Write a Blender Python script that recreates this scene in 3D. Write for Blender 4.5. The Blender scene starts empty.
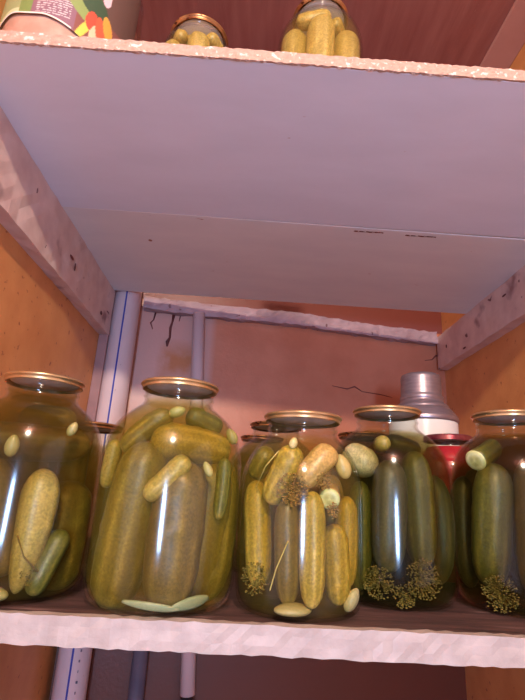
import bpy, bmesh, math, random
from mathutils import Vector, Matrix
PI = math.pi
scn = bpy.context.scene
col = scn.collection
rnd = random.Random(7)

# ------------------------------------------------------------------ helpers
def link(name, me, mat=None, parent=None, loc=(0, 0, 0), smooth=True):
    o = bpy.data.objects.new(name, me); col.objects.link(o)
    o.location = loc
    if mat: me.materials.append(mat)
    if smooth:
        for p in me.polygons: p.use_smooth = True
    if parent: o.parent = parent
    return o

def tag(o, label=None, cat=None, group=None, kind=None):
    if label: o['label'] = label
    if cat: o['category'] = cat
    if group: o['group'] = group
    if kind: o['kind'] = kind
    return o

def empty(name, loc, label, cat, group=None):
    o = bpy.data.objects.new(name, None); col.objects.link(o)
    o.location = loc; o.empty_display_size = .02
    return tag(o, label, cat, group)

def mesh_bm(name, bm):
    bmesh.ops.recalc_face_normals(bm, faces=bm.faces)
    me = bpy.data.meshes.new(name); bm.to_mesh(me); bm.free(); return me

def lathe(name, prof, seg=72):
    """closed or open profile (r, z) revolved about z"""
    bm = bmesh.new(); rings = []
    for r, z in prof:
        if r < 1e-6: rings.append([bm.verts.new((0, 0, z))])
        else: rings.append([bm.verts.new((r*math.cos(2*PI*i/seg), r*math.sin(2*PI*i/seg), z)) for i in range(seg)])
    for a, b in zip(rings, rings[1:]):
        for i in range(seg):
            j = (i+1) % seg
            if len(a) == 1 and len(b) == 1: continue
            if len(a) == 1: bm.faces.new((a[0], b[i], b[j]))
            elif len(b) == 1: bm.faces.new((a[i], b[0], a[j]))
            else: bm.faces.new((a[i], b[i], b[j], a[j]))
    return mesh_bm(name, bm)

def spline(prof, n=4):
    """Catmull-Rom through the profile"""
    out = []
    P = [prof[0]] + list(prof) + [prof[-1]]
    for k in range(1, len(P)-2):
        p0, p1, p2, p3 = P[k-1:k+3]
        for i in range(n):
            t = i/n
            out.append(tuple(max(0, .5*(2*b + (c-a)*t + (2*a-5*b+4*c-d)*t*t + (3*b-a-3*c+d)*t**3)) if q == 0 else
                             .5*(2*b + (c-a)*t + (2*a-5*b+4*c-d)*t*t + (3*b-a-3*c+d)*t**3)
                             for q, (a, b, c, d) in enumerate(zip(p0, p1, p2, p3))))
    out.append(prof[-1]); return out

def box(name, mn, mx, bev=0.0, cuts=(0, 0, 0), jit=0.0, seed=1, shape=None):
    """box with optional subdivision, jitter and a position map"""
    bm = bmesh.new(); R = random.Random(seed)
    nx, ny, nz = [c+1 for c in cuts]
    V = {}
    def v(i, j, k):
        if (i, j, k) not in V:
            V[i, j, k] = bm.verts.new((mn[0]+(mx[0]-mn[0])*i/nx, mn[1]+(mx[1]-mn[1])*j/ny, mn[2]+(mx[2]-mn[2])*k/nz))
        return V[i, j, k]
    for i in range(nx):
        for j in range(ny):
            for k in (0, nz): bm.faces.new((v(i,j,k), v(i+1,j,k), v(i+1,j+1,k), v(i,j+1,k)))
    for i in range(nx):
        for k in range(nz):
            for j in (0, ny): bm.faces.new((v(i,j,k), v(i+1,j,k), v(i+1,j,k+1), v(i,j,k+1)))
    for j in range(ny):
        for k in range(nz):
            for i in (0, nx): bm.faces.new((v(i,j,k), v(i,j+1,k), v(i,j+1,k+1), v(i,j,k+1)))
    if bev:
        bmesh.ops.recalc_face_normals(bm, faces=bm.faces)
        es = [e for e in bm.edges if len(e.link_faces) == 2 and e.calc_face_angle(0) > .5]
        bmesh.ops.bevel(bm, geom=es, offset=bev, segments=2, affect='EDGES', profile=.5)
    for w in bm.verts:
        if jit: w.co += Vector((R.uniform(-jit, jit), R.uniform(-jit, jit), R.uniform(-jit, jit)))
        if shape: w.co = Vector(shape(*w.co))
    return mesh_bm(name, bm)

def tube(name, pts, r, seg=8, cap=True):
    bm = bmesh.new(); rings = []
    pts = [Vector(p) for p in pts]
    rr = r if isinstance(r, (list, tuple)) else [r]*len(pts)
    for k, p in enumerate(pts):
        t = (pts[min(k+1, len(pts)-1)] - pts[max(k-1, 0)]).normalized()
        a = Vector((0, 1, 0)) if abs(t.y) < .9 else Vector((1, 0, 0))
        n = t.cross(a).normalized(); b = t.cross(n)
        rings.append([bm.verts.new(p + (n*math.cos(2*PI*i/seg) + b*math.sin(2*PI*i/seg))*rr[k]) for i in range(seg)])
    for a, b in zip(rings, rings[1:]):
        for i in range(seg): bm.faces.new((a[i], b[i], b[(i+1) % seg], a[(i+1) % seg]))
    if cap: bm.faces.new(rings[0]); bm.faces.new(rings[-1])
    return mesh_bm(name, bm)

# ------------------------------------------------------------------ materials
def lin(c):
    return tuple((x/255/12.92 if x/255 <= .04045 else ((x/255+.055)/1.055)**2.4) for x in c) + (1,)

def mat(name, c1, c2=None, rough=.5, metal=0, scale=20, lo=.35, hi=.65, stretch=(1, 1, 1), bump=0, bscale=None, specks=None, spec=.5, coords='Object', detail=6):
    m = bpy.data.materials.new(name); m.use_nodes = True
    N = m.node_tree.nodes; L = m.node_tree.links; b = N['Principled BSDF']
    b.inputs['Roughness'].default_value = rough; b.inputs['Metallic'].default_value = metal
    b.inputs['Specular IOR Level'].default_value = spec
    tc = N.new('ShaderNodeTexCoord'); mp = N.new('ShaderNodeMapping'); mp.inputs['Scale'].default_value = stretch
    L.new(tc.outputs[coords], mp.inputs[0])
    def noise(s, d=detail):
        n = N.new('ShaderNodeTexNoise'); n.inputs['Scale'].default_value = s; n.inputs['Detail'].default_value = d
        L.new(mp.outputs[0], n.inputs['Vector']); return n
    def ramp(src, a, bb, ca, cb):
        r = N.new('ShaderNodeValToRGB'); r.color_ramp.elements[0].position = a; r.color_ramp.elements[1].position = bb
        r.color_ramp.elements[0].color = ca; r.color_ramp.elements[1].color = cb
        L.new(src, r.inputs[0]); return r
    out = None
    if c2 is None: b.inputs['Base Color'].default_value = lin(c1)
    else:
        n = noise(scale); r = ramp(n.outputs[0], lo, hi, lin(c1), lin(c2)); out = r.outputs[0]
    for sp in (specks or []):      # (colour, scale, threshold, softness)
        c, s, th, so = sp
        n = noise(s, 3); k = ramp(n.outputs[0], th, th+so, (0, 0, 0, 1), (1, 1, 1, 1))
        mx = N.new('ShaderNodeMix'); mx.data_type = 'RGBA'
        L.new(k.outputs[0], mx.inputs[0])
        if out: L.new(out, mx.inputs[6])
        else: mx.inputs[6].default_value = lin(c1)
        mx.inputs[7].default_value = lin(c); out = mx.outputs[2]
    if out: L.new(out, b.inputs['Base Color'])
    if bump:
        n = noise(bscale or scale*3); bp = N.new('ShaderNodeBump'); bp.inputs['Strength'].default_value = bump; bp.inputs['Distance'].default_value = .002
        L.new(n.outputs[0], bp.inputs['Height']); L.new(bp.outputs[0], b.inputs['Normal'])
    m['nodes_out'] = 1
    return m

def vcol_mat(name, rough=.45, sss=.0, specks=.25, bump=.3, spec=.5):
    """colour attribute multiplied by a fine mottling"""
    m = bpy.data.materials.new(name); m.use_nodes = True
    N = m.node_tree.nodes; L = m.node_tree.links; b = N['Principled BSDF']
    b.inputs['Roughness'].default_value = rough; b.inputs['Specular IOR Level'].default_value = spec
    a = N.new('ShaderNodeAttribute'); a.attribute_name = 'Col'
    tc = N.new('ShaderNodeTexCoord')
    n = N.new('ShaderNodeTexNoise'); n.inputs['Scale'].default_value = 420; n.inputs['Detail'].default_value = 4
    L.new(tc.outputs['Object'], n.inputs['Vector'])
    r = N.new('ShaderNodeMapRange'); r.inputs[1].default_value = .35; r.inputs[2].default_value = .7
    r.inputs[3].default_value = 1-specks; r.inputs[4].default_value = 1+specks*.6
    L.new(n.outputs[0], r.inputs[0])
    v = N.new('ShaderNodeVectorMath'); v.operation = 'SCALE'
    L.new(a.outputs['Color'], v.inputs[0]); L.new(r.outputs[0], v.inputs['Scale'])
    L.new(v.outputs[0], b.inputs['Base Color'])
    if sss:
        b.inputs['Subsurface Weight'].default_value = sss; b.inputs['Subsurface Scale'].default_value = .004
    if bump:
        bp = N.new('ShaderNodeBump'); bp.inputs['Strength'].default_value = bump; bp.inputs['Distance'].default_value = .0006
        L.new(n.outputs[0], bp.inputs['Height']); L.new(bp.outputs[0], b.inputs['Normal'])
    return m

def glass_mat(name, tint=(.93, .97, .93), ior=1.5, rough=.03):
    m = bpy.data.materials.new(name); m.use_nodes = True
    N = m.node_tree.nodes; L = m.node_tree.links
    for n in list(N):
        if n.type != 'OUTPUT_MATERIAL': N.remove(n)
    o = N['Material Output']
    t = N.new('ShaderNodeBsdfTransparent'); t.inputs[0].default_value = (*tint, 1)
    g = N.new('ShaderNodeBsdfGlossy'); g.inputs['Roughness'].default_value = rough
    lw = N.new('ShaderNodeLayerWeight'); lw.inputs['Blend'].default_value = .5
    pw = N.new('ShaderNodeMath'); pw.operation = 'POWER'; pw.inputs[1].default_value = 5; L.new(lw.outputs['Facing'], pw.inputs[0])
    f = N.new('ShaderNodeMapRange'); f.inputs[3].default_value = ((ior-1)/(ior+1))**2*.5; f.inputs[4].default_value = .6
    L.new(pw.outputs[0], f.inputs[0])
    mx = N.new('ShaderNodeMixShader')
    L.new(f.outputs[0], mx.inputs[0]); L.new(t.outputs[0], mx.inputs[1]); L.new(g.outputs[0], mx.inputs[2])
    L.new(mx.outputs[0], o.inputs['Surface'])
    return m

def brine_mat(name, colr, dens, scat=(.5, .45, .2), sd=1.0):
    m = bpy.data.materials.new(name); m.use_nodes = True
    N = m.node_tree.nodes; L = m.node_tree.links
    for n in list(N):
        if n.type != 'OUTPUT_MATERIAL': N.remove(n)
    o = N['Material Output']
    t = N.new('ShaderNodeBsdfTransparent'); t.inputs[0].default_value = (1, 1, 1, 1)
    L.new(t.outputs[0], o.inputs['Surface'])
    a = N.new('ShaderNodeVolumeAbsorption'); a.inputs[0].default_value = (*colr, 1); a.inputs[1].default_value = dens
    if sd:
        s = N.new('ShaderNodeVolumeScatter'); s.inputs[0].default_value = (*scat, 1); s.inputs[1].default_value = sd
        ad = N.new('ShaderNodeAddShader'); L.new(a.outputs[0], ad.inputs[0]); L.new(s.outputs[0], ad.inputs[1])
        L.new(ad.outputs[0], o.inputs['Volume'])
    else: L.new(a.outputs[0], o.inputs['Volume'])
    return m

M = {}
M['wall_side'] = mat('orange wall paint', (212, 140, 80), (224, 154, 92), rough=.38, scale=14, bump=.25, bscale=120, specks=[((170, 90, 50), 60, .66, .06)])
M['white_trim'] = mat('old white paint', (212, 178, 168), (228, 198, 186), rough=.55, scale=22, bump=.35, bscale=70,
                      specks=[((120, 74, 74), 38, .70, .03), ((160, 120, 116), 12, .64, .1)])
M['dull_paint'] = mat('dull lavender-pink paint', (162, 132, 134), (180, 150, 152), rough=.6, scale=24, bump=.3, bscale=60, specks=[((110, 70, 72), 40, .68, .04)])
M['post_paint'] = mat('brownish pink paint', (146, 104, 100), (164, 120, 114), rough=.55, scale=14)
M['edge_paint'] = mat('thick white edge paint', (164, 150, 142), (180, 166, 158), rough=.5, scale=40, bump=.4, bscale=90,
                      specks=[((206, 170, 166), 70, .70, .08)])
M['chip_edge'] = mat('raw chipboard edge', (176, 136, 116), (192, 158, 138), rough=.7, scale=150, lo=.3, hi=.7, bump=.2, bscale=200,
                     specks=[((238, 214, 198), 120, .58, .1), ((186, 126, 104), 100, .66, .08)])
M['under'] = mat('greyish laminate', (226, 228, 238), (232, 234, 244), rough=.55, scale=5, stretch=(1, 3, 1), specks=[((180, 142, 130), 30, .76, .04)])
M['under_rear'] = mat('beige laminate', (226, 222, 220), (234, 230, 226), rough=.5, scale=5, stretch=(1, 3, 1), specks=[((178, 128, 112), 24, .74, .05)])
M['shelf_top'] = mat('stained dark shelf wood', (58, 40, 40), (98, 70, 66), rough=.6, scale=12, stretch=(.6, 5, 1), lo=.3, hi=.7, bump=.5, bscale=60,
                     specks=[((150, 118, 116), 22, .62, .14), ((36, 24, 26), 18, .62, .08)])
M['ceiling'] = mat('glossy red-brown board', (146, 84, 74), (166, 104, 92), rough=.34, scale=7, stretch=(6, .7, 1), lo=.3, hi=.7, bump=.3, bscale=30, specks=[((168, 112, 102), 90, .68, .05)])
M['ceiling_trim'] = mat('pinkish ceiling strip paint', (184, 128, 112), (196, 142, 126), rough=.45, scale=9)
M['front_wall'] = mat('greyish far wall', (148, 138, 146), (158, 148, 156), rough=.6, scale=5)
M['room_wall'] = mat('pale room plaster', (206, 198, 206), (216, 208, 216), rough=.6, scale=5)
M['floor'] = mat('pale worn floor', (186, 166, 162), (200, 182, 178), rough=.5, scale=6)
M['pipe'] = mat('white plastic pipe', (216, 190, 188), (224, 198, 196), rough=.3, scale=8, specks=[((190, 160, 160), 60, .72, .04)])
M['pipe_dark'] = mat('greyish painted pipe', (104, 92, 104), (128, 110, 116), rough=.45, scale=14)
M['blue'] = mat('blue stripe print', (62, 74, 168), rough=.35)
M['crack'] = mat('dark drip', (96, 42, 38), (122, 60, 50), rough=.6, scale=60)
M['lid'] = mat('gold lacquered tin', (206, 168, 116), (220, 184, 134), rough=.34, metal=.85, scale=30)
M['lid_old'] = mat('rusty gold tin', (150, 92, 56), (196, 146, 92), rough=.35, metal=.8, scale=50, specks=[((84, 44, 30), 90, .62, .05)])
M['lid_red'] = mat('dark red lacquered tin', (104, 34, 46), (150, 84, 84), rough=.35, metal=.6, scale=60)
M['steel'] = mat('brushed aluminium', (158, 142, 148), (174, 158, 162), rough=.36, metal=.75, scale=30, stretch=(1, 1, 8), bump=.1)
M['enamel'] = mat('white enamel', (232, 228, 218), rough=.25)
M['pickle'] = vcol_mat('cucumber skin', rough=.42, specks=.30)
M['flesh'] = vcol_mat('pale flesh', rough=.4, specks=.10, bump=.1)
M['dill'] = mat('dill', (112, 94, 30), (136, 114, 42), rough=.7, scale=200)
M['dill_brown'] = mat('brown dill', (132, 96, 34), (166, 128, 52), rough=.7, scale=200)
M['liner'] = mat('grey rubber and lacquer liner', (232, 212, 208), rough=.5)
M['glass'] = glass_mat('jar glass', (.955, .975, .95), 1.5, .11)
M['clear'] = glass_mat('clear plastic', (.96, .94, .93), 1.45, .12)
M['red_pulp'] = mat('red preserve', (168, 16, 34), (196, 26, 44), rough=.35, scale=60)
M['orange_pulp'] = mat('pinkish brown preserve', (206, 158, 138), (218, 176, 156), rough=.5, scale=50)
M['label'] = vcol_mat('printed label', rough=.35, specks=.05, bump=0)
M['brine1'] = brine_mat('murky olive brine', (.62, .47, .06), 42, (.56, .42, .10), 8)
M['brine2'] = brine_mat('yellow-green brine', (.76, .62, .08), 30, (.66, .54, .12), 6)
M['brine3'] = brine_mat('golden brine', (.88, .72, .12), 19, (.72, .60, .2), 3)
M['brine4'] = brine_mat('dark green brine', (.54, .48, .07), 42, (.45, .40, .12), 2.5)
M['brine5'] = brine_mat('dark olive brine', (.56, .45, .07), 46, (.48, .40, .12), 2.5)
M['brine_top'] = brine_mat('light golden brine', (.92, .78, .2), 10, (.76, .62, .24), 3)
M['brine_back'] = brine_mat('dull brine', (.6, .52, .1), 26, (.5, .45, .12), 6)

# back wall: orange paint with a paler pink painted corner (wall's own patches)
def back_wall_mat():
    m = mat('back wall paint', (194, 116, 84), (206, 130, 98), rough=.36, scale=10, bump=.25, bscale=110)
    N = m.node_tree.nodes; L = m.node_tree.links; b = N['Principled BSDF']
    src = b.inputs['Base Color'].links[0].from_socket
    g = N.new('ShaderNodeNewGeometry'); s = N.new('ShaderNodeSeparateXYZ'); L.new(g.outputs['Position'], s.inputs[0])
    n = N.new('ShaderNodeTexNoise'); n.inputs['Scale'].default_value = 9; n.inputs['Detail'].default_value = 5
    L.new(g.outputs['Position'], n.inputs['Vector'])
    def rng(sock, a, bb, c=0, d=1):
        r = N.new('ShaderNodeMapRange'); r.inputs[1].default_value = a; r.inputs[2].default_value = bb
        r.inputs[3].default_value = c; r.inputs[4].default_value = d; L.new(sock, r.inputs[0]); return r.outputs[0]
    def mul(a, c):
        q = N.new('ShaderNodeMath'); q.operation = 'MULTIPLY'; L.new(a, q.inputs[0]); L.new(c, q.inputs[1]); return q.outputs[0]
    def mix(f, a, colr):
        q = N.new('ShaderNodeMix'); q.data_type = 'RGBA'; L.new(f, q.inputs[0]); L.new(a, q.inputs[6]); q.inputs[7].default_value = lin(colr); return q.outputs[2]
    left = rng(s.outputs[0], -.11, -.13); up = rng(s.outputs[2], .02, .08)
    f = mul(left, up)
    c = mix(f, src, (206, 152, 136))
    # bare orange patch between the pipes
    px = mul(rng(s.outputs[0], -.285, -.255), rng(s.outputs[0], -.165, -.185))
    pz = mul(rng(s.outputs[2], .30, .36), rng(s.outputs[2], .56, .50))
    pn = rng(n.outputs[0], .35, .55)
    c = mix(mul(mul(px, pz), pn), c, (188, 112, 60))
    # shade below the lower shelf, put into the wall colour as deeper brown
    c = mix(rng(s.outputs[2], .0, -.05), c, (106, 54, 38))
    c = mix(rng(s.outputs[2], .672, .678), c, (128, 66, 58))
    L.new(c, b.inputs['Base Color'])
    return m
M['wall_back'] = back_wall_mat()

# ------------------------------------------------------------------ setting
WY = lambda x: 1.40 + .148*x            # back wall runs slightly askew
XL, XR, CEIL, FL = -.43, .65, 1.262, -1.30
Y0 = .30
RX0, RX1, RY0 = -1.5, 1.7, -2.0        # the room in front of the niche
def struct(name, me, m, smooth=False):
    return tag(link(name, me, m, smooth=smooth), kind='structure')
struct('floor', box('floor', (RX0-.04, RY0-.04, FL-.04), (RX1+.04, 1.6, FL)), M['floor'])
struct('ceiling', box('ceiling', (RX0-.04, RY0-.04, CEIL), (RX1+.04, 1.6, CEIL+.04)), M['ceiling'])
struct('trim_1', box('trim', (.572, .2, CEIL-.010), (XR, WY(.6), CEIL), bev=.002), M['ceiling_trim'])
struct('wall_left', box('wall_left', (XL-.04, Y0, FL), (XL, 1.6, CEIL)), M['wall_side'])
struct('wall_right', box('wall_right', (XR, Y0, FL), (XR+.04, 1.6, CEIL)), M['wall_side'])
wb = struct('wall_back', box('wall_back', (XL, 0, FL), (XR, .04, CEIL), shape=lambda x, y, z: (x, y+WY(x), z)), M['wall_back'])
struct('trim_2', box('corner_post', (XL, 1.262, 0), (XL+.026, WY(XL+.02), CEIL), bev=.002), M['post_paint'])

struct('wall_front', box('wall_front', (RX0-.04, RY0-.04, FL), (RX1+.04, RY0, CEIL)), M['front_wall'])
struct('wall_room_left', box('wall_room_left', (RX0-.04, RY0, FL), (RX0, Y0, CEIL)), M['room_wall'])
struct('wall_room_right', box('wall_room_right', (RX1, RY0, FL), (RX1+.04, Y0, CEIL)), M['room_wall'])
struct('wall_niche_left', box('wall_niche_left', (RX0-.04, Y0, FL), (XL-.04, Y0+.04, CEIL)), M['room_wall'])
struct('wall_niche_right', box('wall_niche_right', (XR+.04, Y0, FL), (RX1+.04, Y0+.04, CEIL)), M['room_wall'])
def wall_line(name, pts, r):
    link(name, tube(name, [(x, WY(x)-.0005, z) for x, z in pts], r, 6), M['crack'], wb)
wall_line('paint_drip', [(-.245, .645), (-.248, .61), (-.252, .59), (-.250, .56), (-.256, .545), (-.255, .53)], [.006, .003, .004, .003, .006, .002])
wall_line('paint_drip', [(-.300, .64), (-.304, .61), (-.312, .60), (-.303, .58)], [.003, .002, .0025, .001])
wall_line('paint_drip', [(-.225, .645), (-.228, .615)], [.003, .001])
wall_line('crack', [(.26, .458), (.31, .452), (.335, .462), (.36, .448), (.42, .444), (.46, .438)], [.0008, .0018, .0025, .0012, .0015, .0006])
wall_line('crack', [(.645, .60), (.62, .595), (.605, .58), (.58, .575)], [.002, .003, .0015, .0008])
wall_line('crack', [(.12, .36), (.122, .30), (.119, .24)], [.0006, .0008, .0006])

# ------------------------------------------------------------------ shelves and battens
sh = empty('shelf', (.11, .475, 0), 'lower wooden shelf with dark stained top and white painted front edge', 'shelf')
def child(parent, name, me, m, smooth=False):
    o = link(name, me, m, smooth=smooth); o.parent = parent; o.matrix_parent_inverse = Matrix.Translation(-Vector(parent.location)); return o
child(sh, 'shelf_panel', box('panel', (XL, .483, -.020), (XR, 1.250, 0), cuts=(30, 20, 0), jit=.0003), M['shelf_top'])
child(sh, 'front_edge', box('edge', (XL, .472, -.0235), (XR, .483, .0004), cuts=(120, 0, 2), jit=.0007, seed=4), M['edge_paint'])

us = empty('shelf_board', (.11, .475, .654), 'front chipboard board of the upper shelf with rough peach-coloured raw front edge', 'shelf')
child(us, 'board_panel', box('board', (XL, .4765, .6538), (XR, .8440, .6712), bev=.001), M['under'])
child(us, 'raw_edge', box('raw_edge', (XL, .4735, .6535), (XR, .4765, .6715), cuts=(220, 0, 4), jit=.0007, seed=8), M['chip_edge'])
ur = empty('shelf_board', (.11, .847, .654), 'rear board of the upper shelf, behind the seam, with small rust marks underneath', 'shelf')
child(ur, 'board_panel', box('board', (XL, .8465, .6538), (XR, 1.255, .6712), bev=.0012, shape=lambda x, y, z: (x, y+.008*(x-.1), z)), M['under_rear'])
child(ur, 'rust_mark', lathe('mark', [(0, -.0004), (.0045, -.0004), (.0045, 0), (0, 0)], 12), mat('rust', (150, 92, 70), (176, 120, 90), scale=200)).location = (-.245, .955, .654)
child(ur, 'rust_mark', box('mark', (.20, .858, .6536), (.262, .862, .654), cuts=(12, 1, 0), jit=.0008), M['crack'])
child(ur, 'rust_mark', box('mark', (.31, .861, .6536), (.375, .8645, .654), cuts=(12, 1, 0), jit=.0008), M['crack'])

def cleat(xa, xb, ya, yb, za, zb, label, seed):
    o = link('wooden_batten', box('batten', (xa, ya, za), (xb, yb, zb), cuts=(1, 26, 4), jit=.0011, seed=seed), M['white_trim'], smooth=False)
    return tag(o, label, 'batten')
cL = cleat(XL, -.403, .50, 1.262, .522, .6535, 'whitish painted batten under the upper shelf along the left orange wall', 2)
cR = cleat(.62, XR, .50, 1.475, .543, .6535, 'whitish painted batten under the upper shelf along the right orange wall', 3)
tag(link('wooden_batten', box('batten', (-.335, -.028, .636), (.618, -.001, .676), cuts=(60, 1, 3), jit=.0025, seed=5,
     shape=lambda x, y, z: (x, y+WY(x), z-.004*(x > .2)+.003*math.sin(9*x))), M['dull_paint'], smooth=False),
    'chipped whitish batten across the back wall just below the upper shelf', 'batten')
# knots and chips on the left batten
for (y, z, a, b_) in ((.93, .585, .012, .004), (.955, .575, .004, .010), (1.17, .552, .007, .006), (1.22, .575, .010, .002), (.60, .60, .003, .003)):
    k = link('paint_chip', lathe('chip', [(0, .0006), (.9, .0006), (1, 0)], 9), M['crack'], cL)
    k.location = (-.4015, y, z); k.rotation_euler = (0, PI/2, 0); k.scale = (b_, a, 1)
for (y, z, a, b_) in ((1.28, .556, .010, .003), (1.05, .62, .010, .003), (1.40, .60, .004, .006)):
    k = link('paint_chip', lathe('chip', [(0, .0006), (.9, .0006), (1, 0)], 9), M['crack'], cR)
    k.location = (.6185, y, z); k.rotation_euler = (0, -PI/2, 0); k.scale = (b_, a, 1)

# ------------------------------------------------------------------ pipes
pz = [(-.372, 1.295, FL), (-.374, 1.296, 1.255)]
p1 = tag(link('pipe', tube('pipe', pz, .038, 40), M['pipe']), 'thick white plastic pipe with a blue stripe in the left back corner', 'pipe')
st = link('blue_stripe', tube('stripe', [(-.3665, 1.2582, FL+.001), (-.3690, 1.2592, 1.25)], .0026, 6), M['blue'], p1)
for k in range(14):
    z = -.42 + k*.021
    link('print_mark', box('mark', (-.3520-.0012*(k % 2), 1.2622, z), (-.3508+.001*(k % 3), 1.2640, z+.005)), M['pipe_dark'], p1, smooth=False)
tag(link('pipe', tube('pipe', [(-.105, 1.36, -.36), (-.168, 1.352, .638)], .0185, 28), M['pipe']), 'thin greyish white plastic pipe leaning on the back wall, right of the striped pipe', 'pipe')
bpy.data.objects['pipe.001'].data.name = 'thin_pipe'
tag(link('pipe', tube('pipe', [(-.226, 1.335, FL), (-.226, 1.335, -.03)], .019, 24), M['pipe_dark']), 'dark grey pipe seen only below the lower shelf, between two paler pipes', 'pipe')
tag(link('pipe', tube('pipe', [(-.106, 1.352, FL), (-.104, 1.352, -.37)], .0185, 24), M['pipe_dark']), 'grey lower length of the thin pipe near the floor', 'pipe')

# ------------------------------------------------------------------ jars
P3 = [(0, .004), (.030, .004), (.050, .0005), (.0635, .0015), (.0718, .009), (.0758, .022), (.0770, .045), (.0770, .095), (.0768, .135), (.0755, .155), (.0705, .175),
      (.0610, .191), (.0495, .202), (.0415, .2085), (.0388, .2135), (.0388, .2175), (.0402, .2195), (.0388, .2220), (.0388, .2250), (.0405, .228), (.0408, .233)]
P2 = [(0, .004), (.028, .004), (.044, .0005), (.0555, .0015), (.0622, .007), (.0655, .018), (.0665, .038), (.0667, .085), (.0663, .122), (.0645, .140), (.0585, .157),
      (.0500, .170), (.0430, .178), (.0388, .1845), (.0388, .1885), (.0401, .1905), (.0388, .1930), (.0388, .1955), (.0405, .199), (.0408, .204)]
P1 = [(0, .004), (.024, .004), (.036, .0005), (.043, .002), (.0500, .008), (.0525, .020), (.0530, .038), (.0530, .090), (.0520, .110), (.0480, .126),
      (.0430, .136), (.0395, .141), (.0388, .150), (.0405, .154), (.0408, .158)]
P3 = [(r, z*.966 if z > .05 else z) for r, z in P3]
P2 = [(r, z*.966 if z > .04 else z) for r, z in P2]
PL = [(r, z*.66 if z > .03 else z*.8) for r, z in P1]      # low half-litre size
PH = [(r, z*.87 if z > .04 else z*.9) for r, z in P2]
def shell(prof, th=.0022):
    o = spline(prof, 3); inn = []
    for r, z in reversed(o):
        if r > .0405 and z > prof[-1][1]-.010: inn.append((r-th, z))
        else: inn.append((max(0, r-th), z+th*(1 if z < .02 else 0)))
    return o + inn
SH = {3: lathe('jar_3l', shell(P3), 80), 2: lathe('jar_2l', shell(P2), 80), 'l': lathe('jar_low', shell(PL), 64), 'h': lathe('jar_mid', shell(PH), 64)}
HT = {3: .2285, 2: .2005, 'l': .1075, 'h': .1745}
PR = {3: P3, 2: P2, 'l': PL, 'h': PH}
def lid_mesh():
    return lathe('lid', [(0, -.0022), (.030, -.0022), (.0322, -.0010), (.0342, -.0022), (.0385, -.0026), (.0405, -.0004), (.0432, .0), (.0446, -.0012), (.0449, -.0026),
                         (.0440, -.0036), (.0430, -.0042), (.0426, -.0062), (.0429, -.0070), (.0424, -.0077), (.0414, -.0077), (.0412, -.0040), (0, -.0036)], 72)
LID = lid_mesh()
LINER = lathe('liner', [(0, -.0052), (.036, -.0052), (.0375, -.0045), (.0375, -.0037), (0, -.0037)], 48)
def brine_mesh(kind, fill):
    o = [(max(0, r-.0028), z+(.003 if z < .02 else 0)) for r, z in spline(PR[kind], 3)]
    o = [(r, z) for r, z in o if z < fill]
    rl = o[-1][0]
    return lathe('brine', o + [(rl, fill), (0, fill)], 64)

def make_jar(kind, x, y, z, label, brine=None, fill=None, lidmat='lid', group=None, s=1.0, rot=0):
    r = empty('pickle_jar', (x, y, z), label, 'jar', group)
    r.rotation_euler.z = rot
    g = link('glass_body', SH[kind], None, r)
    if not SH[kind].materials: SH[kind].materials.append(M['glass'])
    l = bpy.data.objects.new('lid', LID if lidmat == 'lid' else LID.copy()); col.objects.link(l); l.parent = r
    l.location = (0, 0, HT[kind]); 
    if not len(l.data.materials): l.data.materials.append(M[lidmat])
    else: l.data.materials[0] = M[lidmat]
    for p in l.data.polygons: p.use_smooth = True
    ln = link('lid_liner', LINER, None, r, (0, 0, HT[kind]))
    if not LINER.materials: LINER.materials.append(M['liner'])
    if brine:
        link('brine', brine_mesh(kind, fill), M[brine], r)
    return r

JP = {1: (-.241, .553), 2: (-.080, .54), 3: (.064, .54), 4: (.186, .620), 5: (.3400, .600), 6: (-.11, .556), 7: (.078, .56)}
make_jar(3, *JP[1], 0, 'big glass jar of murky olive pickles at the far left of the lower shelf', 'brine1', .213)
make_jar(3, *JP[2], 0, 'largest looking glass jar with fat olive cucumbers, second from left on the lower shelf', 'brine2', .209)
make_jar(2, *JP[3], 0, 'smaller middle glass jar of yellow cucumbers and brown dill on the lower shelf', 'brine3', .176)
make_jar(3, *JP[4], 0, 'dark green pickle jar right of the middle jar, in front of the flask', 'brine4', .198)
make_jar(3, *JP[5], 0, 'dark olive pickle jar cut off by the right edge of the photo', 'brine5', .200)
make_jar('l', *JP[6], .6714, 'small glass jar of yellow pickles on the upper shelf, left of the taller one', 'brine_top', .0965, 'lid_old')
make_jar('h', *JP[7], .6714, 'taller glass jar packed with yellow pickles near the middle of the upper shelf', 'brine_top', .160, 'lid_old')
make_jar(2, -.232, .722, 0, 'small jar peeking out behind and between the two leftmost big jars', 'brine_back', .17, 'lid_old')
make_jar(3, .050, .80, 0, 'big jar standing right behind the smaller middle jar', 'brine_back', .195, 'lid_old')
make_jar(3, .033, .985, 0, 'jar farthest back, just a rim and shoulder showing left of the middle jar', 'brine_back', .195, 'lid_old')
make_jar(3, .212, .86, 0, 'jar hidden behind the middle jar and the dark green jar, only its lid edge showing', 'brine_back', .195, 'lid_old')

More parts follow.
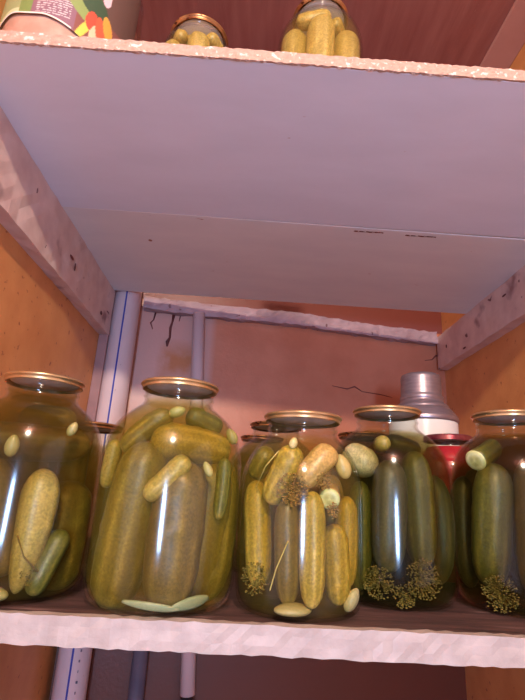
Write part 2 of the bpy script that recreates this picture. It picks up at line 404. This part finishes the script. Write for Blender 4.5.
# ------------------------------------------------------------------ cucumbers
PAL = {  # (dark skin, light stripe, tip)
 'olive':  ((115, 98, 27), (156, 135, 53), (181, 156, 79)),
 'brown':  ((100, 81, 31), (133, 109, 47), (156, 130, 66)),
 'green':  ((94, 91, 31), (133, 124, 49), (160, 145, 73)),
 'dark':   ((76, 70, 36), (100, 91, 47), (135, 122, 69)),
 'yellow': ((154, 128, 38), (191, 161, 68), (208, 176, 95)),
 'pale':   ((162, 141, 62), (185, 161, 84), (195, 171, 97)),
 'white':  ((195, 180, 125), (212, 193, 143), (220, 199, 154)),
 'tan':    ((183, 146, 73), (203, 167, 99), (214, 178, 114)),
}
def cuke_mesh(A, B, r, pal, seed, bend=.06, plump=4.5, bumps=70, rings=40, seg=30, taper=0):
    R = random.Random(seed)
    A = Vector(A); B = Vector(B); ax = B-A; Ln = ax.length + r*1.2
    bm = bmesh.new(); cl = bm.loops.layers.float_color.new('Col')
    W = [(R.random(), R.random()*2*PI, R.uniform(.5, 1.2)) for _ in range(bumps)]
    ph = R.random()*6; bd = R.uniform(-1, 1)*bend; lobes = R.choice((3, 4)); fl = R.uniform(.9, 1.0)
    d, l, tp = [Vector(lin(c)[:3]) for c in PAL[pal]]
    colr = {}; prev = []; grid = []
    for i in range(rings+1):
        t = i/rings; s = .5-.5*math.cos(PI*t)
        q = abs(2*s-1)
        rr = r*max(0, 1-q**plump)**.5*(1-.10*(2*s-1)*fl*.6)*(1-taper*s)
        row = []
        for j in range(seg):
            th = 2*PI*j/seg
            h = 0
            for (ws, wt, wa) in W:
                ds = (s-ws)*Ln/r; 
                if abs(ds) > .35: continue
                dt = (th-wt+PI) % (2*PI) - PI
                e = ds*ds+dt*dt
                if e < .12: h += wa*math.exp(-e*38)
            rad = rr*(1 + .018*math.cos(lobes*th+ph) + .045*h)
            bx = bd*Ln*(1-(2*s-1)**2)
            v = bm.verts.new((rad*math.cos(th)+bx, rad*math.sin(th), (s-.5)*Ln))
            st = max(0, math.cos(9*th+ph+.5*math.sin(5*s)))**2*min(1, .25+1.1*s)
            k = d.lerp(l, min(1, 1.1*st+.05)); k = k.lerp(tp, max(0, (s-.86)/.14)**1.2*.9)
            k = k*(1+.35*min(1, h)) if seed % 2 else k*(1-.22*min(1, h))
            colr[v] = k; row.append(v)
        grid.append(row)
    for a, b in zip(grid, grid[1:]):
        for j in range(seg):
            jj = (j+1) % seg
            try: f = bm.faces.new((a[j], a[jj], b[jj], b[j]))
            except ValueError: pass
    for f in bm.faces:
        for lp in f.loops: lp[cl] = (*colr[lp.vert], 1)
    bmesh.ops.remove_doubles(bm, verts=bm.verts, dist=1e-6)
    me = mesh_bm('cucumber', bm); me.materials.append(M['pickle'])
    rot = ax.to_track_quat('Z', 'X')
    me.transform(rot.to_matrix().to_4x4() @ Matrix.Rotation(R.random()*6, 4, 'Z'))
    for p in me.polygons: p.use_smooth = True
    return me
SEED = [10]
def cuke(j, A, B, r, pal, label, group=None, z0=0, name='pickled_cucumber', cat='cucumber', **kw):
    SEED[0] += 1
    A = Vector(A); B = Vector(B); c = (A+B)/2
    o = bpy.data.objects.new(name, cuke_mesh(A, B, r, pal, SEED[0], **kw)); col.objects.link(o)
    o.location = (JP[j][0]+c.x, JP[j][1]+c.y, z0+c.z)
    return tag(o, label, cat, group)

W1, W2, W3 = 'far left big jar', 'second jar from left', 'smaller middle jar'
W4, W5 = 'dark green fourth jar', 'jar at the right photo edge'
A = cuke
A(1, (.0355, -.0442, .1129), (.0307, -.0467, .022), .0215, 'pale', 'pale yellowish split cucumber standing in the front of the '+W1, plump=3, bumps=20, taper=.42)
A(1, (-.043, -.0308, .1535), (.0521, .0000, .1549), .0200, 'brown', 'brownish cucumber lying across the top of the '+W1)
A(1, (.0466, .0072, .100), (.0466, .0072, .020), .027, 'olive', 'fat olive cucumber standing at the right side of the '+W1)
A(1, (-.0146, -.044, .1222), (.0102, -.0430, .0340), .0200, 'brown', 'brownish olive cucumber at the left, beside the pale one, in the '+W1)
A(1, (-.055, .0, .12), (-.050, .0, .03), .023, 'olive', 'olive cucumber at the cut-off left edge of the '+W1)
A(1, (.058, -.030, .060), (.045, -.040, .014), .012, 'green', 'small green cucumber low on the right in the '+W1)
A(1, (-.02, .02, .185), (.03, .01, .183), .016, 'olive', 'olive cucumber lying just under the neck of the '+W1)
A(2, (-.0205, -.0408, .1415), (-.0406, -.0211, .0125), .0275, 'olive', 'fat olive cucumber standing at the left in the '+W2, bend=.02)
A(2, (.0180, -.0420, .1250), (.0143, -.0429, .0180), .0275, 'brown', 'fat brownish cucumber standing at the centre of the '+W2, bend=.01)
A(2, (.0450, -.0085, .1300), (.0357, -.0010, .0193), .0255, 'olive', 'olive cucumber with pale tip, right of centre in the '+W2, bend=.01)
A(2, (.0503, .0040, .1362), (.0463, -.0001, .0180), .0235, 'olive', 'olive cucumber along the right side of the '+W2)
A(2, (-.0070, -.0420, .1600), (.0520, -.0090, .1560), .0190, 'yellow', 'warty yellowish cucumber lying across the top of the '+W2, bend=.03, bumps=110)
A(2, (.0198, -.0580, .1380), (-.0093, -.0600, .1065), .0105, 'pale', 'short pale warty cucumber slanting over the middle of the '+W2, plump=6)
A(2, (-.0060, -.0400, .1850), (-.0430, -.0360, .1530), .0120, 'olive', 'slim olive cucumber slanting at the upper left of the '+W2)
A(2, (.0590, -.0290, .142), (.0570, -.0330, .0900), .0078, 'green', 'slim pale green cucumber at the upper right of the '+W2)
A(2, (-.059, -.0245, .155), (-.064, -.020, .115), .0085, 'pale', 'pale cucumber piece at the left edge of the '+W2)
A(2, (.020, -.020, .190), (.045, -.005, .183), .0120, 'green', 'green cucumber end just below the neck of the '+W2)
A(3, (-.0496, -.0064, .1180), (-.0433, -.0251, .0320), .0140, 'yellow', 'yellow-olive cucumber standing at the left in the '+W3, bend=.01)
A(3, (-.0145, -.0420, .1540), (-.0330, -.0342, .1108), .0140, 'yellow', 'warty yellow cucumber slanting at the upper left of the '+W3, bumps=110)
A(3, (.0224, -.0420, .1560), (-.0010, -.0480, .1290), .0135, 'tan', 'pale tan cucumber slanting at the upper right of the '+W3)
A(3, (.0061, -.0490, .1100), (.0071, -.0497, .0195), .0128, 'yellow', 'yellow warty cucumber standing at the centre of the '+W3, bend=.0, bumps=90)
A(3, (-.0184, -.0407, .1020), (-.0153, -.0409, .0200), .0130, 'brown', 'brownish cucumber standing just left of centre in the '+W3, bend=.01)
A(3, (.0318, -.0281, .0790), (.0370, -.0239, .0190), .0135, 'yellow', 'bright yellow cucumber standing low at the right in the '+W3, bend=.02)
A(3, (.0493, -.0052, .1080), (.0483, -.0052, .0300), .0120, 'yellow', 'cucumber half hidden at the right edge of the '+W3, bend=.01)
A(3, (-.0400, -.0100, .1560), (-.0500, .0050, .1350), .0110, 'olive', 'olive cucumber behind the slanting one at the upper left of the '+W3)
A(4, (-.0123, -.0480, .1480), (-.0172, -.0480, .0475), .0200, 'dark', 'dark bluish olive cucumber standing left of centre in the '+W4, bend=.01)
A(4, (.0219, -.0351, .1620), (.0262, -.0346, .0520), .0190, 'green', 'straight dark green cucumber with pale tip, right of centre in the '+W4, bend=.01)
A(4, (.0540, -.0120, .1384), (.0537, -.0120, .0297), .0145, 'dark', 'dark cucumber along the right side of the '+W4)
A(4, (-.0440, -.0300, .1260), (-.0452, -.0290, .0221), .0140, 'green', 'green cucumber along the left side of the '+W4)
A(4, (-.0190, -.0500, .1790), (-.0130, -.0150, .1790), .0095, 'pale', 'round pale cucumber end facing forward at the top of the '+W4, plump=6, bumps=8)
A(4, (.005, .005, .186), (.035, .0, .178), .014, 'dark', 'dark green cucumber lying under the neck of the '+W4)
A(5, (-.0400, -.0270, .1500), (-.0468, -.0127, .0370), .0220, 'green', 'ribbed green cucumber standing at the left of the '+W5, bend=.01)
A(5, (-.0002, -.0431, .1600), (-.0100, -.0427, .0300), .0210, 'brown', 'brownish green cucumber standing at the centre of the '+W5, bend=.01)
A(5, (-.0563, .0194, .1405), (-.0557, .0210, .0265), .0145, 'dark', 'dark cucumber along the left edge of the '+W5)
A(5, (.036, -.030, .150), (.034, -.030, .03), .022, 'green', 'green cucumber at the cut-off right side of the '+W5)
A(6, (-.0332, -.0180, 0.0665), (-.0302, -.0180, 0.0175), .0150, 'tan', 'yellow cucumber at the left of the small upper-shelf jar', z0=.6714)
A(6, (.0043, -.0300, 0.0700), (.0043, -.0320, 0.0175), .0160, 'tan', 'yellow cucumber at the front of the small upper-shelf jar', z0=.6714)
A(6, (.0353, -.0130, 0.0665), (.0343, -.0130, 0.0175), .0140, 'tan', 'yellow cucumber at the right of the small upper-shelf jar', z0=.6714)
A(6, (-.015, -.015, 0.0826), (.020, -.015, 0.0826), .0110, 'tan', 'yellow cucumber lying on top in the small upper-shelf jar', z0=.6714)
A(6, (-.020, -.0300, .0800), (-.030, -.010, .0780), .0100, 'tan', 'short tan cucumber at the upper left of the small upper-shelf jar', z0=.6714)
A(6, (.022, -.0290, .0800), (.034, -.008, .0760), .0100, 'tan', 'short tan cucumber at the upper right of the small upper-shelf jar', z0=.6714)
A(7, (-.0400, -.0130, .1130), (-.0410, -.0122, .0294), .0200, 'tan', 'yellow cucumber standing at the left of the tall upper-shelf jar', z0=.6714)
A(7, (-.0031, -.0405, .1130), (-.0051, -.0405, .0272), .0205, 'tan', 'thick yellow cucumber at the front centre of the tall upper-shelf jar', z0=.6714)
A(7, (.0385, -.0160, .1130), (.0385, -.0164, .0294), .0200, 'tan', 'yellow cucumber standing at the right of the tall upper-shelf jar', z0=.6714)
A(7, (-.0330, -.0250, .1350), (.0050, -.0330, .1400), .0120, 'tan', 'tan cucumber lying slanted at the top of the tall upper-shelf jar', z0=.6714)
A(7, (.0200, -.0250, .1390), (.0320, -.0050, .1330), .0110, 'tan', 'short tan cucumber at the top right of the tall upper-shelf jar', z0=.6714)

# cut cucumbers showing their round flesh
def cut_cuke(j, P, Q, r, label, pal='green'):
    """P = centre of the cut face, Q = far end"""
    o = cuke(j, P, Q, r, pal, label, plump=14, bumps=20)
    Pv = Vector(P); d = (Pv-Vector(Q)).normalized()
    c = (Vector(P)+Vector(Q))/2
    bm = bmesh.new(); cl = bm.loops.layers.float_color.new('Col'); R = random.Random(3)
    N_ = 28; rings = []; cols = {}
    for k, (f, h) in enumerate(((1.0, -.0008), (.93, .0005), (.7, .0012), (.42, .0014), (.2, .0016))):
        rings.append([bm.verts.new((f*r*.98*math.cos(2*PI*i/N_), f*r*.98*math.sin(2*PI*i/N_), h)) for i in range(N_)])
        for i, v in enumerate(rings[-1]):
            base_ = Vector(lin((196, 196, 128) if f > .8 else (206, 204, 146) if f > .5 else (178, 172, 104))[:3])
            cols[v] = base_*(1+.15*math.cos(3*2*PI*i/N_)*(f < .6))
    c0 = bm.verts.new((0, 0, .0016)); cols[c0] = Vector(lin((200, 196, 130))[:3])
    for a, b in zip(rings, rings[1:]):
        for i in range(N_): bm.faces.new((a[i], a[(i+1) % N_], b[(i+1) % N_], b[i]))
    for i in range(N_): bm.faces.new((rings[-1][i], rings[-1][(i+1) % N_], c0))
    for f in bm.faces:
        for lp in f.loops: lp[cl] = (*cols[lp.vert], 1)
    me = mesh_bm('cut_face', bm)
    me.transform(Matrix.Translation(Pv + d*r*.60 - c) @ d.to_track_quat('Z', 'X').to_matrix().to_4x4())
    link('cut_face', me, M['flesh'], o)['label'] = 'pale cut face'
    return o
A(4, (-.0500, -.0200, .1640), (-.0370, -.0380, .1540), .0190, 'white', 'pale green-white rounded cucumber end at the upper left of the '+W4, plump=3, bumps=10, bend=0)
cut_cuke(5, (-.0560, -.0250, .1680), (-.0300, -.0080, .1830), .0130, 'cut cucumber with pale round face high in the '+W5)
cut_cuke(3, (.0240, -.0450, .1120), (.0300, -.0150, .1180), .0105, 'short piece with pale cut face right of centre in the '+W3, 'tan')

# cucumbers standing at the back of the jars
for j, where, pals, R0, zs in ((1, W1, ('olive', 'brown'), .045, .165), (2, W2, ('olive', 'green'), .045, .165), (3, W3, ('olive', 'brown'), .040, .130),
                               (4, W4, ('dark', 'green'), .045, .165), (5, W5, ('dark', 'olive'), .045, .160)):
    for k, ang in enumerate((20, 62, 104, 146)):
        a = math.radians(ang); x, y = R0*math.cos(a), R0*math.sin(a)*.95+.004
        rr = .0165 if j != 3 else .0140
        x *= .98
        A(j, (x, y, zs-.01*(k % 2)), (x*.98, y*.98, .028), rr, pals[k % 2], 'cucumber standing at the back of the '+where, 'back cucumbers in the '+where, bend=.0, bumps=30, rings=24, seg=20)
for j, where in ((2, W2), (4, W4), (5, W5), (1, W1)):
    A(j, (.0, .008, .150), (.0, .008, .040), .017, 'olive', 'cucumber standing in the hidden middle of the '+where, bend=0, bumps=20, rings=24, seg=20)
JP[8] = (-.232, .722); JP[9] = (.050, .80); JP[10] = (.033, .985); JP[11] = (.212, .86)
for j, where, zz in ((8, 'small jar behind the two leftmost jars', .12), (9, 'big jar behind the middle jar', .15), (10, 'farthest back jar', .15), (11, 'jar whose lid edge shows beside the flask side', .15)):
    rr = .021 if j != 8 else .018; q = .045 if j != 8 else .038
    for k in range(5):
        a = 2*PI*k/5+.3
        A(j, (q*math.cos(a), q*math.sin(a), zz), (q*math.cos(a), q*math.sin(a), .035), rr, 'olive', 'cucumber standing inside the '+where, 'cucumbers in the '+where, bend=0, bumps=20, rings=20, seg=18)

# ------------------------------------------------------------------ garlic, horseradish, dill
def clove(j, P, r, h, rot, label, colr=(164, 150, 88), z0=0, name='garlic_clove', cat='garlic'):
    bm = bmesh.new(); cl = bm.loops.layers.float_color.new('Col')
    bmesh.ops.create_uvsphere(bm, u_segments=18, v_segments=14, radius=1)
    for v in bm.verts:
        t = (v.co.z+1)/2
        f = 1-.22*t*t
        v.co = Vector((v.co.x*r*f*(1+.12*math.sin(2*math.atan2(v.co.y, v.co.x))), v.co.y*r*.8*f, v.co.z*h))
    cc = lin(colr)
    for f in bm.faces:
        for lp in f.loops: lp[cl] = cc
    o = link(name, mesh_bm('clove', bm), M['flesh'], loc=(JP[j][0]+P[0], JP[j][1]+P[1], z0+P[2]))
    o.rotation_euler = rot
    return tag(o, label, cat)
clove(1, (.0070, -.0640, .1455), .0070, .0110, (.1, .1, 0), 'pale garlic clove near the front top of the '+W1)
clove(1, (.0180, -.0610, .0110), .0120, .0060, (0, .1, 0), 'pale garlic clove at the bottom of the '+W1)
clove(1, (.055, -.040, .168), .0050, .0080, (0, .4, 0), 'small garlic clove at the upper right of the '+W1)
clove(2, (.0640, -.0100, .172), .0060, .0095, (0, -.5, 0), 'garlic clove at the right shoulder of the '+W2, (160, 148, 76))
clove(2, (.0060, -.0450, .1900), .0060, .0090, (0, 1.2, 0), 'garlic clove floating under the neck of the '+W2, (160, 152, 80))
clove(2, (.0440, -.0560, .1330), .0042, .0080, (0, -.5, 0), 'small pale garlic clove right of centre in the '+W2, (172, 160, 90))
clove(3, (.0385, -.0400, .1440), .0085, .0130, (0, -.35, 0), 'pale garlic clove at the upper right of the '+W3, (184, 160, 92))
clove(3, (.0500, -.0270, .0170), .0070, .0120, (0, .5, 0), 'pale garlic clove at the bottom right of the '+W3, (184, 168, 120))
clove(3, (-.0150, -.0510, .1640), .0045, .0060, (0, .3, 0), 'tiny garlic clove near the top of the '+W3, (190, 176, 110))
clove(3, (-.0100, -.0460, .0100), .0200, .0055, (0, 0, .2), 'pale onion slice lying on the bottom of the '+W3, (166, 150, 92), name='onion_slice', cat='onion')
JP[12] = (.2745, .4985)
clove(12, (0, 0, .6768), .0110, .0055, (0, 0, 0), 'small pale rounded lump lying at the front edge of the upper shelf', (232, 196, 184), name='garlic_clove')
# horseradish strip curving along the bottom of the second jar
def strip(j, pts, w, th, label, name='horseradish_strip', cat='horseradish', colr=(150, 156, 116)):
    bm = bmesh.new(); cl = bm.loops.layers.float_color.new('Col'); rings = []
    n = len(pts)
    for k, p in enumerate(pts):
        p = Vector(p); t = (Vector(pts[min(k+1, n-1)])-Vector(pts[max(k-1, 0)])).normalized()
        u = Vector((0, -.35, .93)); b = t.cross(u).normalized()
        ww = w*math.sin(PI*(k+.7)/(n+.4))**.6
        rings.append([bm.verts.new(p + u*ww*c + b*th*s) for c, s in ((1, 0), (.6, .8), (-.6, .8), (-1, 0), (-.6, -.8), (.6, -.8))])
    for a, b in zip(rings, rings[1:]):
        for i in range(6): bm.faces.new((a[i], b[i], b[(i+1) % 6], a[(i+1) % 6]))
    bm.faces.new(rings[0]); bm.faces.new(rings[-1])
    for f in bm.faces:
        for lp in f.loops: lp[cl] = lin(colr)
    o = link(name, mesh_bm(name, bm), M['flesh'], loc=(JP[j][0], JP[j][1], 0))
    return tag(o, label, cat)
def arc(R_, a0, a1, z, n=14, z1=None):
    return [(R_*math.cos(math.radians(a0+(a1-a0)*k/n)), R_*math.sin(math.radians(a0+(a1-a0)*k/n)), z+((z1 or z)-z)*k/n) for k in range(n+1)]
strip(2, arc(.0660, 250, 296, .0130, z1=.0080), .0042, .0016, 'pale strip curving along the bottom left of the '+W2)
strip(2, arc(.0655, 290, 324, .0095, z1=.0150), .0065, .0016, 'wider pale strip at the bottom right of the '+W2)
strip(3, [(-.03, -.05, .155), (-.042, -.040, .140), (-.050, -.030, .120)], .0012, .0012, 'thin dill stalk at the upper left of the '+W3, 'dill_stalk', 'dill', (196, 176, 96))
strip(3, [(-.018, -.0575, .070), (-.028, -.053, .045), (-.033, -.0515, .026)], .0009, .0009, 'thin dill stalk low on the left of the '+W3, 'dill_stalk', 'dill', (196, 176, 96))
strip(1, [(.030, -.0655, .062), (.038, -.062, .044), (.050, -.052, .030)], .0010, .0010, 'thin brown stalk low in front of the '+W1, 'dill_stalk', 'dill', (120, 96, 40))

def umbel(j, P, R_, label, m, seed, n=110, out=None, flat=.45):
    """seed head: a stalk, rays and many little seeds on one mesh"""
    R = random.Random(seed); bm = bmesh.new(); n = int(n*1.5); R_ *= 1.12
    o_ = Vector(out or (0, -1, .3)).normalized()
    q = o_.to_track_quat('Z', 'X')
    for k in range(n):
        a = R.random()*2*PI; rr = R_*math.sqrt(R.random()); h = R.uniform(-flat, flat)*R_*.4
        c = q @ Vector((rr*math.cos(a), rr*math.sin(a), h))
        mt = Matrix.Translation(c) @ q.to_matrix().to_4x4() @ Matrix.Rotation(R.random()*3, 4, 'X') @ Matrix.Diagonal((R.uniform(.7, 1.2), .8, 1.6, 1))
        bmesh.ops.create_icosphere(bm, subdivisions=1, radius=.00085, matrix=mt)
        if k % 3 == 0:
            s0 = q @ Vector((0, 0, -R_*.5)); dv = c-s0; L_ = dv.length
            mt = Matrix.Translation((c+s0)/2) @ dv.to_track_quat('Z', 'X').to_matrix().to_4x4()
            bmesh.ops.create_cone(bm, segments=4, radius1=.0003, radius2=.0003, depth=L_, matrix=mt)
    o = link('dill_umbel', mesh_bm('dill_head', bm), m, loc=(JP[j][0]+P[0], JP[j][1]+P[1], P[2]))
    return tag(o, label, 'dill')
umbel(3, (-.0150, -.0540, .1180), .0150, 'brown dill seed head below the slanting cucumbers in the '+W3, M['dill_brown'], 1, 150, (-.2, -1, 0))
umbel(3, (.0160, -.0560, .1280), .0080, 'small brown dill head by the pale cut piece in the '+W3, M['dill_brown'], 2, 60, (.4, -1, 0))
umbel(3, (-.0480, -.0330, .0330), .0140, 'yellowish dill head at the lower left of the '+W3, M['dill'], 3, 130, (-.8, -.8, 0))
umbel(3, (.026, -.055, .100), .0070, 'tiny brown dill sprig under the cut piece in the '+W3, M['dill_brown'], 9, 40, (.5, -1, 0))
umbel(4, (-.0320, -.0590, .0270), .0150, 'yellow-green dill head at the bottom left of the '+W4, M['dill'], 4, 150, (-.4, -1, .1))
umbel(4, (.0180, -.0610, .0330), .0190, 'wide yellow-green dill head at the bottom right of the '+W4, M['dill'], 5, 220, (.3, -1, .1))
umbel(4, (-.0050, -.0640, .0150), .0110, 'dark dill tuft at the bottom centre of the '+W4, M['dill'], 6, 80, (0, -1, .1))
umbel(5, (-.0520, -.0400, .0220), .0170, 'yellow-green dill head at the bottom left of the '+W5, M['dill'], 7, 190, (-.7, -.8, .1))
umbel(5, (-.0150, -.0650, .0200), .0130, 'dill head at the bottom centre of the '+W5, M['dill'], 8, 110, (-.1, -1, .1))
umbel(1, (.045, -.048, .030), .012, 'dull green dill head at the lower right of the '+W1, M['dill'], 12, 100, (.6, -.8, .1))

# ------------------------------------------------------------------ red preserve jar
rj = empty('preserve_jar', (.338, .785, 0), 'jar of bright red preserve with dark red lid behind and between the two right jars', 'jar')
PJ = [(0, .004), (.022, .004), (.036, .0005), (.045, .003), (.0495, .012), (.0505, .03), (.0505, .165), (.0490, .180), (.0440, .193), (.0385, .201), (.0365, .206), (.0365, .217)]
link('glass_body', lathe('preserve_glass', shell(PJ), 64), M['glass'], rj)
link('preserve', lathe('preserve', [(max(0, r-.003), z+(.003 if z < .02 else 0)) for r, z in spline(PJ, 3) if z < .204] + [(0, .2045)], 48), M['red_pulp'], rj)
link('lid', lathe('screw_lid', [(0, .0), (.030, 0), (.0315, .0012), (.0365, .0012), (.0385, 0), (.0390, -.0015), (.0388, -.006), (.0398, -.0075), (.0394, -.0086), (.0376, -.0086), (.0374, -.004), (0, -.003)], 64), M['lid_red'], rj).location = (0, 0, .222)

# ------------------------------------------------------------------ vacuum flask
fl = empty('vacuum_flask', (.397, 1.05, 0), 'white vacuum flask with metal shoulder and cup lid at the back right corner', 'flask')
link('base', lathe('flask_base', [(0, 0), (.068, 0), (.070, .003), (.070, .016), (.067, .019), (0, .019)]), M['steel'], fl)
link('body', lathe('flask_body', [(0, .019), (.066, .019), (.0715, .024), (.0735, .04), (.0745, .15), (.0745, .285), (.0735, .292), (0, .292)]), M['enamel'], fl)
link('shoulder', lathe('flask_shoulder', spline([(.0750, .287), (.0770, .290), (.0770, .297), (.0735, .303), (.0690, .310), (.0640, .3160), (.0600, .3190), (.0590, .3225), (.0570, .3265), (.0510, .3310), (.0480, .3350), (.0470, .340)], 3) + [(.02, .340)]), M['steel'], fl)
link('cup_lid', lathe('flask_cup', [(0, .338), (.0460, .338), (.0475, .340), (.0478, .347), (.0458, .3495), (.0452, .352), (.0446, .390), (.0438, .3945), (.0420, .398), (.0380, .4000), (.0300, .4006), (0, .4010)]), M['steel'], fl)

# ------------------------------------------------------------------ tub with printed label, upper shelf left
tb = empty('plastic_tub', (-.324, .600, .6714), 'large clear tub with printed vegetable label at the left end of upper shelf', 'tub')
tb.scale = (.9, .9, 1)
PT = [(0, .003), (.060, .003), (.085, .0005), (.097, .004), (.106, .014), (.1105, .030), (.112, .055), (.112, .22), (.108, .245), (.095, .262), (.085, .268), (.085, .285)]
link('tub_body', lathe('tub_body', shell(PT, .002), 80), M['clear'], tb)
link('tub_contents', lathe('tub_contents', [(max(0, r-.0035), z+(.004 if z < .02 else 0)) for r, z in spline(PT, 3) if z < .20] + [(0, .20)], 64), M['orange_pulp'], tb)
link('lid', lathe('tub_lid', [(0, .292), (.082, .292), (.088, .290), (.0895, .285), (.0895, .270), (.0870, .270), (.0868, .284), (0, .286)], 64), M['enamel'], tb)
def label_mesh():
    bm = bmesh.new(); cl = bm.loops.layers.float_color.new('Col')
    a0, a1, na, nz = -85, 85, 220, 110
    def low(a): return .066+.010*math.exp(-((a+29)/14)**2) - .024*max(0, min(1, (a-2)/36))**1.3 + .030*max(0, (a-42)/14)**1.2*(a > 42)*(a < 60) + (.0 if a < 60 else .045)
    def paint(a, h):
        lo = low(a); e = h-lo
        def ell(ca, ch, ra, rh, t=0):
            x = (a-ca); y = (h-ch)*900; c, s = math.cos(t), math.sin(t)
            return ((x*c+y*s)/ra)**2+((-x*s+y*c)/rh)**2 < 1
        if e < .0030 and a < 24: return (232, 214, 196)
        if a < -20: return (196, 200, 150) if e < .010 else (150, 158, 108)
        if ell(52, .090, 4.5, 20, .15): return (226, 158, 70)
        if ell(46, .078, 4.5, 22, .1): return (214, 96, 66)
        if ell(42, .072, 3.5, 16, -.2): return (240, 190, 150)
        if ell(38, .086, 5, 16, 0): return (206, 84, 62)
        if ell(33.5, .066, 3.4, 24, -.25): return (222, 196, 84)
        if ell(47, .145, 4, 14, 0): return (224, 190, 190)
        if ell(38, .118, 11, 22, .3): return (66, 86, 62)
        if ell(28, .100, 7, 26, .5): return (138, 152, 88)
        if a < -8: return (120, 140, 78)
        if a < 26:
            k = int((h-.068)/.0042); fr = (h-.068)/.0042-k
            if e > .004 and h < .12 and fr > .35 and fr < .75 and int(a*2.3+k*7.3+math.sin(a*3+k)*1.5) % 4 != 0 and -4 < a < 22: return (206, 196, 190)
            return (138, 98, 108)
        return (134, 82, 72) if h < .1 else (104, 78, 68)
    G = [[None]*(nz+1) for _ in range(na+1)]; C_ = {}
    for i in range(na+1):
        a = a0+(a1-a0)*i/na; lo = low(a)
        for k in range(nz+1):
            h = lo+(.225-lo)*(k/nz)**1.35; r = .1126
            v = bm.verts.new((r*math.sin(math.radians(a)), -r*math.cos(math.radians(a)), h)); G[i][k] = v; C_[v] = lin(paint(a, h))
    for i in range(na):
        for k in range(nz): bm.faces.new((G[i][k], G[i+1][k], G[i+1][k+1], G[i][k+1]))
    for f in bm.faces:
        for lp in f.loops: lp[cl] = C_[lp.vert]
    return mesh_bm('tub_label', bm)
lb = link('label', label_mesh(), M['label'], tb)
so = lb.modifiers.new('thick', 'SOLIDIFY'); so.thickness = .0003; so.offset = 1

# ------------------------------------------------------------------ light
def area(name, loc, target, sx, sy, power, c):
    l = bpy.data.lights.new(name, 'AREA'); l.shape = 'RECTANGLE'; l.size = sx; l.size_y = sy; l.energy = power; l.color = c
    o = bpy.data.objects.new(name, l); col.objects.link(o); o.location = loc
    o.rotation_euler = (Vector(target)-Vector(loc)).to_track_quat('-Z', 'Y').to_euler(); return o
area('window_daylight', (0, -1.95, -.02), (0, .6, .1), .17, .34, 34, (.34, .56, 1.0))
l = bpy.data.lights.new('ceiling_bulb', 'POINT'); l.energy = 95; l.color = (1.0, .84, .68); l.shadow_soft_size = .035
o = bpy.data.objects.new('ceiling_bulb', l); col.objects.link(o); o.location = (.05, -.95, 1.09)
w = bpy.data.worlds.new('world'); scn.world = w; w.use_nodes = True
w.node_tree.nodes['Background'].inputs[0].default_value = (.88, .86, 1.0, 1); w.node_tree.nodes['Background'].inputs[1].default_value = .5

# ------------------------------------------------------------------ camera
cd = bpy.data.cameras.new('camera'); cam = bpy.data.objects.new('camera', cd); col.objects.link(cam)
cd.sensor_fit = 'VERTICAL'; cd.sensor_height = 36; cd.lens = 470/700*36; cd.clip_start = .01
P_, Y_, R_ = math.radians(17.5), math.radians(1.4), math.radians(3.1)
sy, cy, sp, cp = math.sin(Y_), math.cos(Y_), math.sin(P_), math.cos(P_)
F = Vector((sy*cp, cy*cp, sp)); R0 = Vector((cy, -sy, 0)); U0 = Vector((-sy*sp, -cy*sp, cp))
c, s = math.cos(R_), math.sin(R_)
RR = R0*c+U0*s; UU = -R0*s+U0*c
mt = Matrix((RR, UU, -F)).transposed().to_4x4(); mt.translation = (0, 0, .108)
cam.matrix_world = mt
scn.camera = cam
scn.view_settings.view_transform = 'Standard'; scn.view_settings.look = 'None'
scn.view_settings.exposure = .4; scn.view_settings.gamma = 1
scn.cycles.transparent_max_bounces = 32
scn.cycles.volume_bounces = 1
